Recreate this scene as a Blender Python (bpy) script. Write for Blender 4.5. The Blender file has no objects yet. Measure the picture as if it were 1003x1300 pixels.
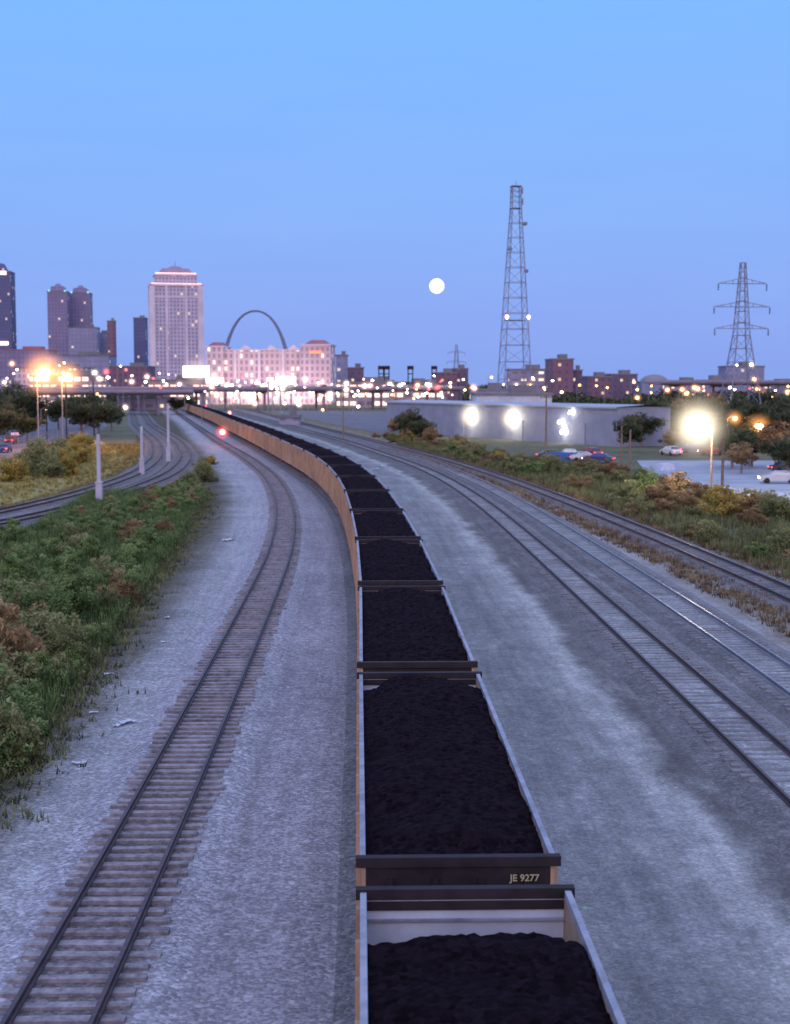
import bpy, math, random
import numpy as np
from mathutils import Vector, Matrix
random.seed(7); rng=np.random.default_rng(7)
scene=bpy.context.scene
COL=scene.collection
H=11.3; F=1750.0
def bx(px,D): return (px-501.5)*D/F          # lateral metres of a bearing at distance D
def hz(py,D): return H+(488-py)*D/F          # height of an elevation at distance D
# ------------------------------------------------------------ materials
def nt(name):
    m=bpy.data.materials.new(name); m.use_nodes=True
    t=m.node_tree; t.nodes.clear()
    o=t.nodes.new('ShaderNodeOutputMaterial'); return m,t,o
def L(t,a,b): t.links.new(a,b)
def math_(t,op,a,b=None,c=None,clamp=False):
    n=t.nodes.new('ShaderNodeMath'); n.operation=op; n.use_clamp=clamp
    for i,v in enumerate((a,b,c)):
        if v is None: continue
        if isinstance(v,(int,float)): n.inputs[i].default_value=v
        else: L(t,v,n.inputs[i])
    return n.outputs[0]
def mixc(t,f,a,b,mode='MIX'):
    n=t.nodes.new('ShaderNodeMix'); n.data_type='RGBA'; n.blend_type=mode
    if isinstance(f,(int,float)): n.inputs[0].default_value=f
    else: L(t,f,n.inputs[0])
    for i,v in ((6,a),(7,b)):
        if isinstance(v,tuple): n.inputs[i].default_value=(*v,1) if len(v)==3 else v
        else: L(t,v,n.inputs[i])
    return n.outputs[2]
def noise(t,vec,scale,detail=5,rough=.6):
    n=t.nodes.new('ShaderNodeTexNoise'); n.inputs['Scale'].default_value=scale
    n.inputs['Detail'].default_value=detail; n.inputs['Roughness'].default_value=rough
    if vec is not None: L(t,vec,n.inputs['Vector'])
    return n.outputs['Fac']
def ramp(t,f,stops):
    n=t.nodes.new('ShaderNodeValToRGB'); L(t,f,n.inputs[0])
    e=n.color_ramp.elements
    while len(e)<len(stops): e.new(.5)
    for i,(p,c) in enumerate(stops):
        e[i].position=p; e[i].color=(*c,1) if isinstance(c,tuple) else (c,c,c,1)
    return n.outputs[0]
def bsdf(t,o,col,rough=.8,metal=0,bump=None,bstr=.4,bdist=.05,spec=.3):
    b=t.nodes.new('ShaderNodeBsdfPrincipled')
    if isinstance(col,tuple): b.inputs['Base Color'].default_value=(*col,1)
    else: L(t,col,b.inputs['Base Color'])
    b.inputs['Roughness'].default_value=rough; b.inputs['Metallic'].default_value=metal
    b.inputs['Specular IOR Level'].default_value=spec
    if bump is not None:
        n=t.nodes.new('ShaderNodeBump'); n.inputs['Strength'].default_value=bstr; n.inputs['Distance'].default_value=bdist
        L(t,bump,n.inputs['Height']); L(t,n.outputs[0],b.inputs['Normal'])
    L(t,b.outputs[0],o.inputs[0]); return b
def pos(t):
    return t.nodes.new('ShaderNodeNewGeometry').outputs['Position']
def M(name,c1,c2=None,scale=3,rough=.8,metal=0,bstr=.3,spec=.3):
    m,t,o=nt(name); c2=c2 or tuple(x*.6 for x in c1)
    p=pos(t); n=noise(t,p,scale,8,.65); n2=noise(t,p,scale*.17,3)
    f=math_(t,'ADD',math_(t,'MULTIPLY',n,.6),math_(t,'MULTIPLY',n2,.4))
    col=ramp(t,f,[(.38,c2),(.6,c1)])
    bsdf(t,o,col,rough,metal,n,bstr,.02,spec); return m
def EM(name,c,s):
    m,t,o=nt(name); e=t.nodes.new('ShaderNodeEmission'); e.inputs[0].default_value=(*c,1); e.inputs[1].default_value=s
    L(t,e.outputs[0],o.inputs[0]); m.cycles.emission_sampling='NONE'; return m
def stones(t,p,s1):
    v=t.nodes.new('ShaderNodeTexVoronoi'); v.inputs['Scale'].default_value=s1; L(t,p,v.inputs['Vector'])
    sep=t.nodes.new('ShaderNodeSeparateColor'); L(t,v.outputs['Color'],sep.inputs[0])
    return sep.outputs[0],v.outputs['Distance']
def ground_mat(name,ustops,umin,umax,wob=1.2,streak=.35,st=.75,sscale=11,patch=.35,pscale=.11,dust=None):
    m,t,o=nt(name)
    uv=t.nodes.new('ShaderNodeUVMap').outputs[0]; s=t.nodes.new('ShaderNodeSeparateXYZ'); L(t,uv,s.inputs[0])
    p=pos(t)
    nw=noise(t,p,.22,7,.65)
    u=math_(t,'ADD',s.outputs[0],math_(t,'MULTIPLY',math_(t,'SUBTRACT',nw,.5),wob*4))
    f=math_(t,'DIVIDE',math_(t,'SUBTRACT',u,umin),umax-umin,clamp=True)
    col=ramp(t,f,[((a-umin)/(umax-umin),c) for a,c in ustops])
    if dust:
        mp=t.nodes.new('ShaderNodeMapping'); mp.inputs['Scale'].default_value=(1,.35,1); L(t,p,mp.inputs[0])
        dn=noise(t,mp.outputs[0],.42,9,.68)
        dm=math_(t,'MULTIPLY',math_(t,'SUBTRACT',dn,.53,clamp=True),6.0,clamp=True)
        col=mixc(t,math_(t,'MULTIPLY',dm,.75),col,dust)
    r,d=stones(t,p,sscale); r2,d2=stones(t,p,sscale*.6)
    rr=math_(t,'POWER',r,1.6)
    fleck=math_(t,'MULTIPLY',math_(t,'POWER',r2,12),.8*st)
    cb=t.nodes.new('ShaderNodeCombineXYZ'); L(t,math_(t,'MULTIPLY',s.outputs[0],1.6),cb.inputs[0]); L(t,math_(t,'MULTIPLY',s.outputs[1],.07),cb.inputs[1])
    ns=noise(t,cb.outputs[0],1.3,7,.65)
    npch=noise(t,p,pscale,8,.72)
    nf=noise(t,p,1.6,10,.8)
    a=math_(t,'ADD',math_(t,'ADD',1-st*.38,math_(t,'MULTIPLY',rr,st)),fleck)
    b=math_(t,'ADD',1-streak*1.5,math_(t,'MULTIPLY',ns,streak*3))
    c=math_(t,'ADD',1-patch*1.5,math_(t,'MULTIPLY',npch,patch*3))
    e=math_(t,'ADD',.3,math_(t,'MULTIPLY',nf,1.4))
    k=math_(t,'MULTIPLY',math_(t,'MULTIPLY',a,b),math_(t,'MULTIPLY',c,e))
    k=math_(t,'MINIMUM',math_(t,'MAXIMUM',k,.15),1.9)
    cc=t.nodes.new('ShaderNodeCombineXYZ'); [L(t,k,cc.inputs[i]) for i in range(3)]
    col2=mixc(t,1.0,col,cc.outputs[0],'MULTIPLY')
    hgt=math_(t,'ADD',math_(t,'MULTIPLY',d,-1.0),math_(t,'MULTIPLY',nf,1.0))
    bsdf(t,o,col2,.95,0,hgt,.4,.04,.1); return m
def facade(name,wall,glass,w,h,fx,fz,p_lit,lit=(1,.75,.45),ls=1.2,wall2=None):
    m,t,o=nt(name); tc=t.nodes.new('ShaderNodeTexCoord')
    so=t.nodes.new('ShaderNodeSeparateXYZ'); L(t,tc.outputs['Object'],so.inputs[0])
    sn=t.nodes.new('ShaderNodeSeparateXYZ'); L(t,tc.outputs['Normal'],sn.inputs[0])
    sel=math_(t,'GREATER_THAN',math_(t,'ABSOLUTE',sn.outputs[0]),.6)
    top=math_(t,'GREATER_THAN',math_(t,'ABSOLUTE',sn.outputs[2]),.5)
    u=math_(t,'ADD',math_(t,'MULTIPLY',so.outputs[0],math_(t,'SUBTRACT',1,sel)),math_(t,'MULTIPLY',so.outputs[1],sel))
    uu=math_(t,'DIVIDE',math_(t,'ADD',u,500*w),w); zz=math_(t,'DIVIDE',so.outputs[2],h)
    mu=math_(t,'LESS_THAN',math_(t,'ABSOLUTE',math_(t,'SUBTRACT',math_(t,'FRACT',uu),.5)),fx/2)
    mz=math_(t,'LESS_THAN',math_(t,'ABSOLUTE',math_(t,'SUBTRACT',math_(t,'FRACT',zz),.5)),fz/2)
    mask=math_(t,'MULTIPLY',math_(t,'MULTIPLY',mu,mz),math_(t,'SUBTRACT',1,top))
    cb=t.nodes.new('ShaderNodeCombineXYZ'); L(t,math_(t,'FLOOR',uu),cb.inputs[0]); L(t,math_(t,'FLOOR',zz),cb.inputs[1]); L(t,sel,cb.inputs[2])
    wn=t.nodes.new('ShaderNodeTexWhiteNoise'); wn.noise_dimensions='3D'; L(t,cb.outputs[0],wn.inputs[0])
    litm=math_(t,'MULTIPLY',math_(t,'GREATER_THAN',wn.outputs[0],1-p_lit),mask)
    n=noise(t,tc.outputs['Object'],.08,6)
    wc=ramp(t,n,[(.35,wall2 or tuple(x*.75 for x in wall)),(.65,wall)])
    col=mixc(t,mask,wc,glass)
    b=bsdf(t,o,col,.6)
    b.inputs['Emission Color'].default_value=(*lit,1)
    L(t,math_(t,'MULTIPLY',litm,ls),b.inputs['Emission Strength']); m.cycles.emission_sampling='NONE'
    return m
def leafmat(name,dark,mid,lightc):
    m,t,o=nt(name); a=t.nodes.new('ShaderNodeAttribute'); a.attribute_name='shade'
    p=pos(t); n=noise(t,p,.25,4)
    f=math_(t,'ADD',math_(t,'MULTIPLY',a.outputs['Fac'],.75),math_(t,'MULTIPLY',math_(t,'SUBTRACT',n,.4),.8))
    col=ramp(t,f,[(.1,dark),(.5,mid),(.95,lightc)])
    d=t.nodes.new('ShaderNodeBsdfDiffuse'); L(t,col,d.inputs[0])
    tr=t.nodes.new('ShaderNodeBsdfTranslucent'); L(t,col,tr.inputs[0])
    mx=t.nodes.new('ShaderNodeMixShader'); mx.inputs[0].default_value=.3
    L(t,d.outputs[0],mx.inputs[1]); L(t,tr.outputs[0],mx.inputs[2]); L(t,mx.outputs[0],o.inputs[0]); return m
# ------------------------------------------------------------ mesh builder
class MB:
    def __init__(s): s.v=[]; s.f=[]; s.m=[]
    def poly(s,vs,fs,mi=0):
        o=len(s.v); s.v+= [tuple(x) for x in vs]; s.f+=[tuple(i+o for i in f) for f in fs]; s.m+=[mi]*len(fs)
    def box(s,c,d,mi=0,rz=0,taper=1.0):
        x,y,z=d[0]/2,d[1]/2,d[2]/2; R=Matrix.Rotation(rz,3,'Z'); C=Vector(c)
        vs=[]
        for sz in (-1,1):
            k=taper if sz>0 else 1
            for sx,sy in ((-1,-1),(1,-1),(1,1),(-1,1)):
                vs.append(C+R@Vector((sx*x*k,sy*y*k,sz*z)))
        s.poly(vs,[(3,2,1,0),(4,5,6,7),(0,1,5,4),(1,2,6,5),(2,3,7,6),(3,0,4,7)],mi)
    def cyl(s,p,q,r1,r2=None,n=8,mi=0):
        r2=r1 if r2 is None else r2; p=Vector(p); q=Vector(q); d=(q-p).normalized()
        a=d.orthogonal().normalized(); b=d.cross(a); vs=[]
        for c,r in ((p,r1),(q,r2)):
            for i in range(n):
                t=2*math.pi*i/n; vs.append(c+a*math.cos(t)*r+b*math.sin(t)*r)
        fs=[(i,(i+1)%n,n+(i+1)%n,n+i) for i in range(n)]+[tuple(range(n-1,-1,-1)),tuple(range(n,2*n))]
        s.poly(vs,fs,mi)
    def strut(s,p,q,w,mi=0): s.cyl(p,q,w*.6,n=4,mi=mi)
    def sphere(s,c,r,mi=0,nu=12,nv=8,sz=1):
        vs=[(c[0],c[1],c[2]+r*sz)]
        for j in range(1,nv):
            a=math.pi*j/nv
            for i in range(nu):
                b=2*math.pi*i/nu; vs.append((c[0]+r*math.sin(a)*math.cos(b),c[1]+r*math.sin(a)*math.sin(b),c[2]+r*sz*math.cos(a)))
        vs.append((c[0],c[1],c[2]-r*sz)); fs=[(0,1+i,1+(i+1)%nu) for i in range(nu)]
        for j in range(nv-2):
            for i in range(nu):
                a=1+j*nu+i; b=1+j*nu+(i+1)%nu; fs.append((a,a+nu,b+nu,b))
        e=len(vs)-1; k=1+(nv-2)*nu; fs+=[(e,k+(i+1)%nu,k+i) for i in range(nu)]
        s.poly(vs,fs,mi)
    def obj(s,name,mats,parent=None,smooth=False,loc=(0,0,0),rz=0):
        me=bpy.data.meshes.new(name); me.from_pydata(s.v,[],s.f)
        for m in (mats if isinstance(mats,list) else [mats]): me.materials.append(m)
        me.polygons.foreach_set('material_index',s.m)
        if smooth: me.polygons.foreach_set('use_smooth',[True]*len(s.f))
        me.update(); o=bpy.data.objects.new(name,me); COL.objects.link(o)
        o.location=loc; o.rotation_euler=(0,0,rz)
        if parent: o.parent=parent
        return o
def tag(o,label,cat,group=None,kind=None):
    if label: o['label']=label
    if cat: o['category']=cat
    if group: o['group']=group
    if kind: o['kind']=kind
    return o
def root(name,label,cat,loc=(0,0,0),rz=0,group=None):
    o=bpy.data.objects.new(name,None); o.empty_display_size=.5; COL.objects.link(o)
    o.location=loc; o.rotation_euler=(0,0,rz); return tag(o,label,cat,group)
def dup(src,loc,rz=0,sc=1.0,label=None):
    def cp(o,par):
        n=o.copy(); COL.objects.link(n)
        if par: n.parent=par
        for c in list(o.children): cp(c,n)
        return n
    n=cp(src,None); n.location=loc; n.rotation_euler=(0,0,rz)
    n.scale=(sc,sc,sc) if isinstance(sc,(int,float)) else sc
    if label: n['label']=label
    return n
# ------------------------------------------------------------ paths
def mkpath(pts,step=1.0,smooth=14):
    pts=np.array(pts,float); d=np.r_[0,np.cumsum(np.hypot(*np.diff(pts,axis=0).T))]
    s=np.arange(0,d[-1],step); x=np.interp(s,d,pts[:,0]); y=np.interp(s,d,pts[:,1])
    for _ in range(3):
        k=smooth; xp=np.r_[x[0]+(x[0]-x[1:k+1][::-1]),x,x[-1]+(x[-1]-x[-k-1:-1][::-1])]
        yp=np.r_[y[0]+(y[0]-y[1:k+1][::-1]),y,y[-1]+(y[-1]-y[-k-1:-1][::-1])]
        w=np.ones(2*k+1)/(2*k+1); x=np.convolve(xp,w,'valid'); y=np.convolve(yp,w,'valid')
    P=np.c_[x,y]; T=np.gradient(P,axis=0); T/=np.linalg.norm(T,axis=1)[:,None]
    N=np.c_[T[:,1],-T[:,0]]; S=np.r_[0,np.cumsum(np.hypot(*np.diff(P,axis=0).T))]
    return dict(P=P,T=T,N=N,S=S)
def at(p,s):
    S=p['S']; g=lambda a:np.array([np.interp(s,S,a[:,0]),np.interp(s,S,a[:,1])])
    return g(p['P']),g(p['T']),g(p['N'])
def xat(p,y): return float(np.interp(y,p['P'][:,1],p['P'][:,0]))
def ribbon(name,p,prof,mat,parent=None,closed=False,i0=0,i1=None,step=2):
    idx=list(range(i0,i1 or len(p['S']),step)); n=len(prof); v=[]; f=[]; uv=[]
    for i in idx:
        for (o,z) in prof:
            q=p['P'][i]+p['N'][i]*o; v.append((q[0],q[1],z)); uv.append((o,p['S'][i]))
    m=n if closed else n-1
    for k in range(len(idx)-1):
        for j in range(m):
            a=k*n+j; b=k*n+(j+1)%n; f.append((a,b,b+n,a+n))
    me=bpy.data.meshes.new(name); me.from_pydata(v,[],f); me.materials.append(mat)
    ul=me.uv_layers.new(name='UVMap'); li=np.zeros(len(me.loops),int); me.loops.foreach_get('vertex_index',li)
    ul.data.foreach_set('uv',np.array(uv)[li].ravel()); me.update()
    o=bpy.data.objects.new(name,me); COL.objects.link(o)
    if parent: o.parent=parent
    return o
TRAIN=mkpath([(1.75,-10),(1.2,16),(1.0,22),(.62,36),(.25,53),(-.35,69),(-1.0,82),(-2.5,107),(-5.0,133),(-8.2,156),(-11.8,177),(-22.5,238),(-34,300),(-50.5,391),(-95,620)],smooth=8)
L1=mkpath([(-5.7,-10),(-6.0,24),(-6.0,27.3),(-6.1,33),(-6.2,37.5),(-6.4,46.5),(-6.75,61.5),(-7.5,90.5),(-9.4,118.5),(-12.3,146),(-15.9,172),(-23,212),(-35.0,272),(-45,326),(-100,620)],smooth=8)
TA=mkpath([(-78,45),(-58,66),(-43,88),(-35,113),(-32.0,140),(-32.0,171),(-36,209),(-46.5,268),(-73,388),(-118,620)],smooth=9)
TB=mkpath([(-74,41),(-54.6,63),(-39.5,85),(-31,109),(-27.6,138),(-27.6,172),(-31.7,211),(-42.3,269),(-69,389),(-114,620)],smooth=9)
R1=mkpath([(12.0,-10),(11.4,25),(11.2,41),(10.8,52.5),(10.2,73),(9.4,99),(8.4,126),(6.4,157),(3.1,188),(-.2,209),(-9.4,267),(-33,391),(-77,620)],smooth=10)
R2=mkpath([(15.6,-10),(15.0,40),(14.9,51),(14.5,63),(13.8,80),(12.6,108),(10.6,145),(8.0,171),(4.6,205),(-2,240),(-9,276),(-29,388),(-72,620)],smooth=10)
R3=mkpath([(23,-10),(22,50),(20.9,73),(20.0,88),(18.4,108),(15.6,140),(11.8,174),(7,208),(-.2,250),(-22,370),(-66,620)],smooth=10)
# ------------------------------------------------------------ world
w=bpy.data.worlds.new("World"); scene.world=w; w.use_nodes=True; t=w.node_tree; t.nodes.clear()
wo=t.nodes.new('ShaderNodeOutputWorld'); bg=t.nodes.new('ShaderNodeBackground'); tc=t.nodes.new('ShaderNodeTexCoord')
sp=t.nodes.new('ShaderNodeSeparateXYZ'); L(t,tc.outputs['Generated'],sp.inputs[0])
cr=ramp(t,sp.outputs[2],[(0,(.245,.37,.84)),(.05,(.235,.39,.91)),(.12,(.215,.425,.96)),(.27,(.195,.48,.99)),(.5,(.55,.72,1.3)),(.9,(.62,.78,1.35))])
mp=t.nodes.new('ShaderNodeMapping'); mp.inputs['Scale'].default_value=(1.5,1.5,9); L(t,tc.outputs['Generated'],mp.inputs[0])
cl=noise(t,mp.outputs[0],1.6,8,.62)
cr=mixc(t,math_(t,'MULTIPLY',math_(t,'SUBTRACT',cl,.42,clamp=True),.6),cr,(.34,.54,.97))
back=math_(t,'MULTIPLY',math_(t,'ADD',sp.outputs[1],.15),-1.4,clamp=True)
low=math_(t,'POWER',math_(t,'SUBTRACT',1,math_(t,'ABSOLUTE',sp.outputs[2])),1.6)
cr=mixc(t,math_(t,'MULTIPLY',back,low,clamp=True),cr,(1.9,1.4,1.55))
sky=t.nodes.new('ShaderNodeTexSky'); sky.sky_type='NISHITA'; sky.sun_disc=False; sky.sun_elevation=math.radians(1); sky.sun_rotation=math.radians(180)
cr=mixc(t,.02,cr,sky.outputs[0],'ADD')
L(t,cr,bg.inputs[0]); bg.inputs[1].default_value=1.0; L(t,bg.outputs[0],wo.inputs[0])
sl=bpy.data.lights.new('sun','SUN'); sl.energy=.4; sl.angle=math.radians(25); sl.color=(1,.8,.8)
so=bpy.data.objects.new('sun',sl); COL.objects.link(so); so.rotation_euler=(math.radians(58),0,math.radians(-15))
# camera
cd=bpy.data.cameras.new('camera'); co=bpy.data.objects.new('camera',cd); COL.objects.link(co); scene.camera=co
cd.sensor_fit='VERTICAL'; cd.sensor_height=24; cd.lens=24*F/1300; cd.clip_end=30000; cd.clip_start=.1
co.location=(0,0,H); co.rotation_euler=(math.radians(90-5.29),0,0)
cd.dof.use_dof=True; cd.dof.focus_distance=34; cd.dof.aperture_fstop=.75
scene.view_settings.view_transform='Standard'; scene.view_settings.look='None'; scene.view_settings.exposure=0
# ------------------------------------------------------------ base materials
GR=(.295,.285,.315)
g_left=ground_mat('gravel_left',[(-22,(.09,.085,.05)),(-12.0,(.10,.09,.065)),(-10.9,(.17,.16,.15)),(-10.0,(.27,.27,.28)),(-8.6,(.32,.32,.34)),(-6,GR),(-4.5,(.25,.235,.26)),(-3.2,(.29,.275,.305)),(-2.0,(.24,.225,.245)),(0,(.16,.15,.16))],-22,0,wob=.5,streak=.24,st=.68,sscale=13,patch=.28)
g_yard=ground_mat('gravel_yard',[(-22,(.18,.185,.19)),(-11,(.205,.21,.22)),(-8.5,(.25,.255,.265)),(-6,(.195,.2,.21)),(-4.6,(.23,.235,.24)),(-3.6,(.34,.345,.34)),(-2.8,(.135,.13,.13)),(2,(.16,.15,.15)),(5.6,(.31,.295,.31)),(7.2,(.21,.18,.15)),(11,(.2,.16,.11)),(16,(.13,.12,.065))],-22,16,wob=.85,streak=.32,st=.42,sscale=15,patch=.4,pscale=.16,dust=(.36,.365,.36))
g_bal=ground_mat('ballast',[(-3,GR),(-1.35,GR),(-.9,(.15,.13,.14)),(0,(.14,.125,.13)),(.9,(.15,.13,.14)),(1.35,GR),(3,GR)],-3,3,wob=.1,streak=.1,st=.75,sscale=13,patch=.25)
g_dus=ground_mat('ballast_dusty',[(-3,(.15,.145,.145)),(-1.2,(.14,.135,.14)),(-.5,(.27,.27,.275)),(.5,(.27,.27,.275)),(1.2,(.17,.165,.17)),(3,(.24,.235,.245))],-3,3,wob=.15,streak=.15,st=.6,sscale=14,patch=.5,pscale=.25)
g_bald=ground_mat('ballast_dark',[(-3,(.18,.17,.18)),(0,(.12,.115,.12)),(3,(.2,.19,.2))],-3,3,wob=.2,streak=.1,st=.7,sscale=13,patch=.3)
m_ground=M('soil_ground',(.15,.14,.075),(.07,.075,.04),.35,.95)
m_grass=M('dry_grass',(.36,.31,.12),(.17,.18,.07),.5,.95)
m_conc=M('concrete_lot',(.40,.43,.48),(.26,.28,.33),.35,.85)
m_asph=M('asphalt',(.16,.15,.18),(.1,.1,.115),.4,.8)
m_rail=M('rail_steel',(.10,.07,.08),(.055,.038,.048),6,.5,.3)
m_railb=M('rail_polished',(.35,.33,.37),(.2,.18,.2),6,.35,.7)
m_tie=M('sleeper_wood',(.34,.31,.34),(.13,.115,.125),5,.9)
m_tied=M('sleeper_dusty',(.25,.245,.26),(.13,.125,.135),2,.95)
m,t,o=nt('coal'); p=pos(t); r,d=stones(t,p,9); n=noise(t,p,6,10,.8)
kk=math_(t,'MULTIPLY',math_(t,'MULTIPLY',r,n),.03)
cc=t.nodes.new('ShaderNodeCombineXYZ'); L(t,math_(t,'ADD',kk,.0065),cc.inputs[0]); L(t,math_(t,'ADD',math_(t,'MULTIPLY',kk,.65),.003),cc.inputs[1]); L(t,math_(t,'ADD',kk,.0055),cc.inputs[2])
bsdf(t,o,cc.outputs[0],.9,0,math_(t,'ADD',n,math_(t,'MULTIPLY',d,-.8)),1.0,.10,.04); m_coal=m
m_alu=M('car_aluminium',(.36,.37,.44),(.19,.19,.24),2.5,.55,.3)
m_side=M('car_side_tan',(.54,.36,.24),(.30,.2,.15),1.0,.7,.1)
m_dark=M('car_dark_end',(.030,.020,.026),(.012,.009,.012),3,.7)
m_white=M('white_paint',(.60,.64,.76),(.44,.46,.56),1.2,.6)
m_cream=M('cream_paint',(.55,.47,.28),(.4,.34,.2),9,.6)
m_steel=M('galvanised_steel',(.34,.34,.38),(.22,.22,.25),1,.55,.5)
m_tower=M('tower_steel',(.27,.27,.37),(.19,.19,.27),.5,.7,.1)
m_wood=M('pole_wood',(.28,.2,.14),(.15,.1,.08),2,.9)
m_black=M('black_rubber',(.02,.02,.02),(.012,.012,.012),5,.7)
m_glass=M('dark_glass',(.03,.035,.05),(.02,.02,.03),1,.1,0,.0,.8)
# ------------------------------------------------------------ ground
mb=MB(); mb.poly([(-9000,-300,0),(9000,-300,0),(9000,14000,0),(-9000,14000,0)],[(0,1,2,3)])
tag(mb.obj('ground',m_ground),'dark soil and rough grass ground','ground',kind='structure')
tag(ribbon('gravel_ground',TRAIN,[(-22,.008),(-16,.008),(-10,.008),(-5,.008),(0,.008)],g_left),'pale grey gravel beside the single track','gravel',kind='structure')
tag(ribbon('yard_ground',R1,[(-22,.004),(-11,.004),(-4,.004),(2,.004),(8,.004),(16,.004)],g_yard),'grey compacted gravel yard with tyre tracks','gravel yard',kind='structure')
def patch(name,pts,z,mat,label,cat):
    mb=MB(); mb.poly([(x,y,z) for x,y in pts],[tuple(range(len(pts)))]); return tag(mb.obj(name,mat),label,cat,kind='structure')
patch('concrete_lot',[(37,128),(90,124),(90,205),(36,205),(32,175)],.02,m_conc,'pale concrete storage lot','lot')
patch('far_yard',[(-17,300),(22,330),(60,560),(-60,600),(-60,560)],.003,m_asph,'dark asphalt area by the rail yard','yard')
patch('grass_bank',[(-70,95),(-38,100),(-36,140),(-36,175),(-42,215),(-60,280),(-110,280),(-110,95)],.015,m_grass,'dry olive grass verge beside the curved tracks','grass')
patch('road',[(-110,205),(-58,205),(-66,300),(-95,480),(-120,480),(-110,300)],.03,m_asph,'asphalt road under orange street lamps','road')
# ------------------------------------------------------------ tracks
def track(path,label,bal,nsl,s0,railmat,sp=.56,tz=.14,tie=None,sink=.0):
    tie=tie or m_tie
    r=root('railway_track',label,'railway track',group='railway tracks')
    ribbon('ballast_bed',path,[(-2.1,.0),(-1.6,tz-.03),(-.9,tz-.02+sink),(0,tz-.025+sink),(.9,tz-.02+sink),(1.6,tz-.03),(2.1,.0)],bal,r)
    zb=tz+.055
    for sgn in (-1,1):
        c=sgn*.755
        ribbon('rail',path,[(c+a,zb+b) for a,b in ((-.075,0),(-.06,.025),(-.02,.04),(-.02,.125),(-.042,.14),(-.042,.18),(.042,.18),(.042,.14),(.02,.125),(.02,.04),(.06,.025),(.075,0))],railmat,r,closed=True)
    mbx=MB(); mbx.box((0,0,0),(2.6,.23,.14)); base=None
    S=s0
    for i in range(nsl):
        P,T,N=at(path,S)
        if base is None:
            base=mbx.obj('sleeper',tie,r); o=base
        else:
            o=base.copy(); COL.objects.link(o); o.parent=r
        o.location=(P[0]+random.gauss(0,.06),P[1],zb-.077+random.gauss(0,.010)); o.rotation_euler=(0,random.gauss(0,.006),math.atan2(-N[1],-N[0])+random.gauss(0,.018)); S+=sp
        o.scale=(1+random.gauss(0,.03),1+random.gauss(0,.13),1)
    mbx=MB()
    while S<min(path['S'][-1],330):
        P,T,N=at(path,S); mbx.box((P[0]+random.gauss(0,.05),P[1],zb-.077+random.gauss(0,.01)),(2.6,.23,.14),rz=math.atan2(-N[1],-N[0])+random.gauss(0,.015)); S+=sp
    if mbx.v: tag(mbx.obj('far_sleepers',tie,r),None,None,kind='stuff')
    return r
track(L1,'single railway track with weathered sleepers on pale gravel',g_bal,100,30,m_rail)
track(TRAIN,'railway track carrying the coal train',g_bald,0,60,m_rail)
track(R1,'railway track on dusty ballast beside gravel yard',g_dus,100,48,m_rail,tie=m_tied,sink=.06)
track(R2,'railway track with polished rails on grey ballast',g_dus,60,55,m_railb,tie=m_tied,sink=.06)
track(R3,'railway track among brown weeds',g_bald,60,78,m_rail,tie=m_tied,sink=.05)
track(TA,'outer curved light rail track beside grass',g_bald,0,30,m_rail,tie=m_tied)
track(TB,'inner curved light rail track beside shrubs',g_bald,0,30,m_rail,tie=m_tied)
# ------------------------------------------------------------ coal cars
CL=14.25; CW=3.1; ZT=3.7
def coal_mesh(seed,dropF,dropC,dropB,mound,l0=1.1):
    r=np.random.default_rng(seed); nx,ny=32,140; W=CW-.13; Ln=CL-.20; v=[];f=[]
    ph=r.uniform(0,6,6)
    for j in range(ny+1):
        for i in range(nx+1):
            u=i/nx*2-1; s=j/ny; y=(s-.5)*Ln; x=u*W/2
            e1=(1-s)*Ln; e0=s*Ln
            z=ZT-.10+mound*(1-abs(u)**2.4)
            wv=.15*math.sin(x*2.3+ph[0])+.08*math.sin(x*5+ph[4])
            z-=(dropF+dropC*abs(u)**3)*max(0,1-max(0,e1+wv)/(l0+.5*abs(u)))
            z-=dropB*max(0,1-e0/(1.0+.6*abs(u)))
            z+=.05*math.sin(y*1.3+ph[1])*math.cos(x*1.7+ph[2])+.035*math.sin(y*3.1+ph[3]+x)
            if abs(u)>.97: z=min(z,ZT-.05)
            z+=r.normal(0,.016)
            v.append((x,y,z))
    for j in range(ny):
        for i in range(nx):
            a=j*(nx+1)+i; f.append((a,a+1,a+nx+2,a+nx+1))
    me=bpy.data.meshes.new('coal_load'); me.from_pydata(v,[],f); me.materials.append(m_coal); me.update(); return me
coals=[coal_mesh(s,.08,.75,.2,.16,.7) for s in (1,2,3)]; coal0=coal_mesh(9,.95,.6,.3,.12,1.4)
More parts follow.
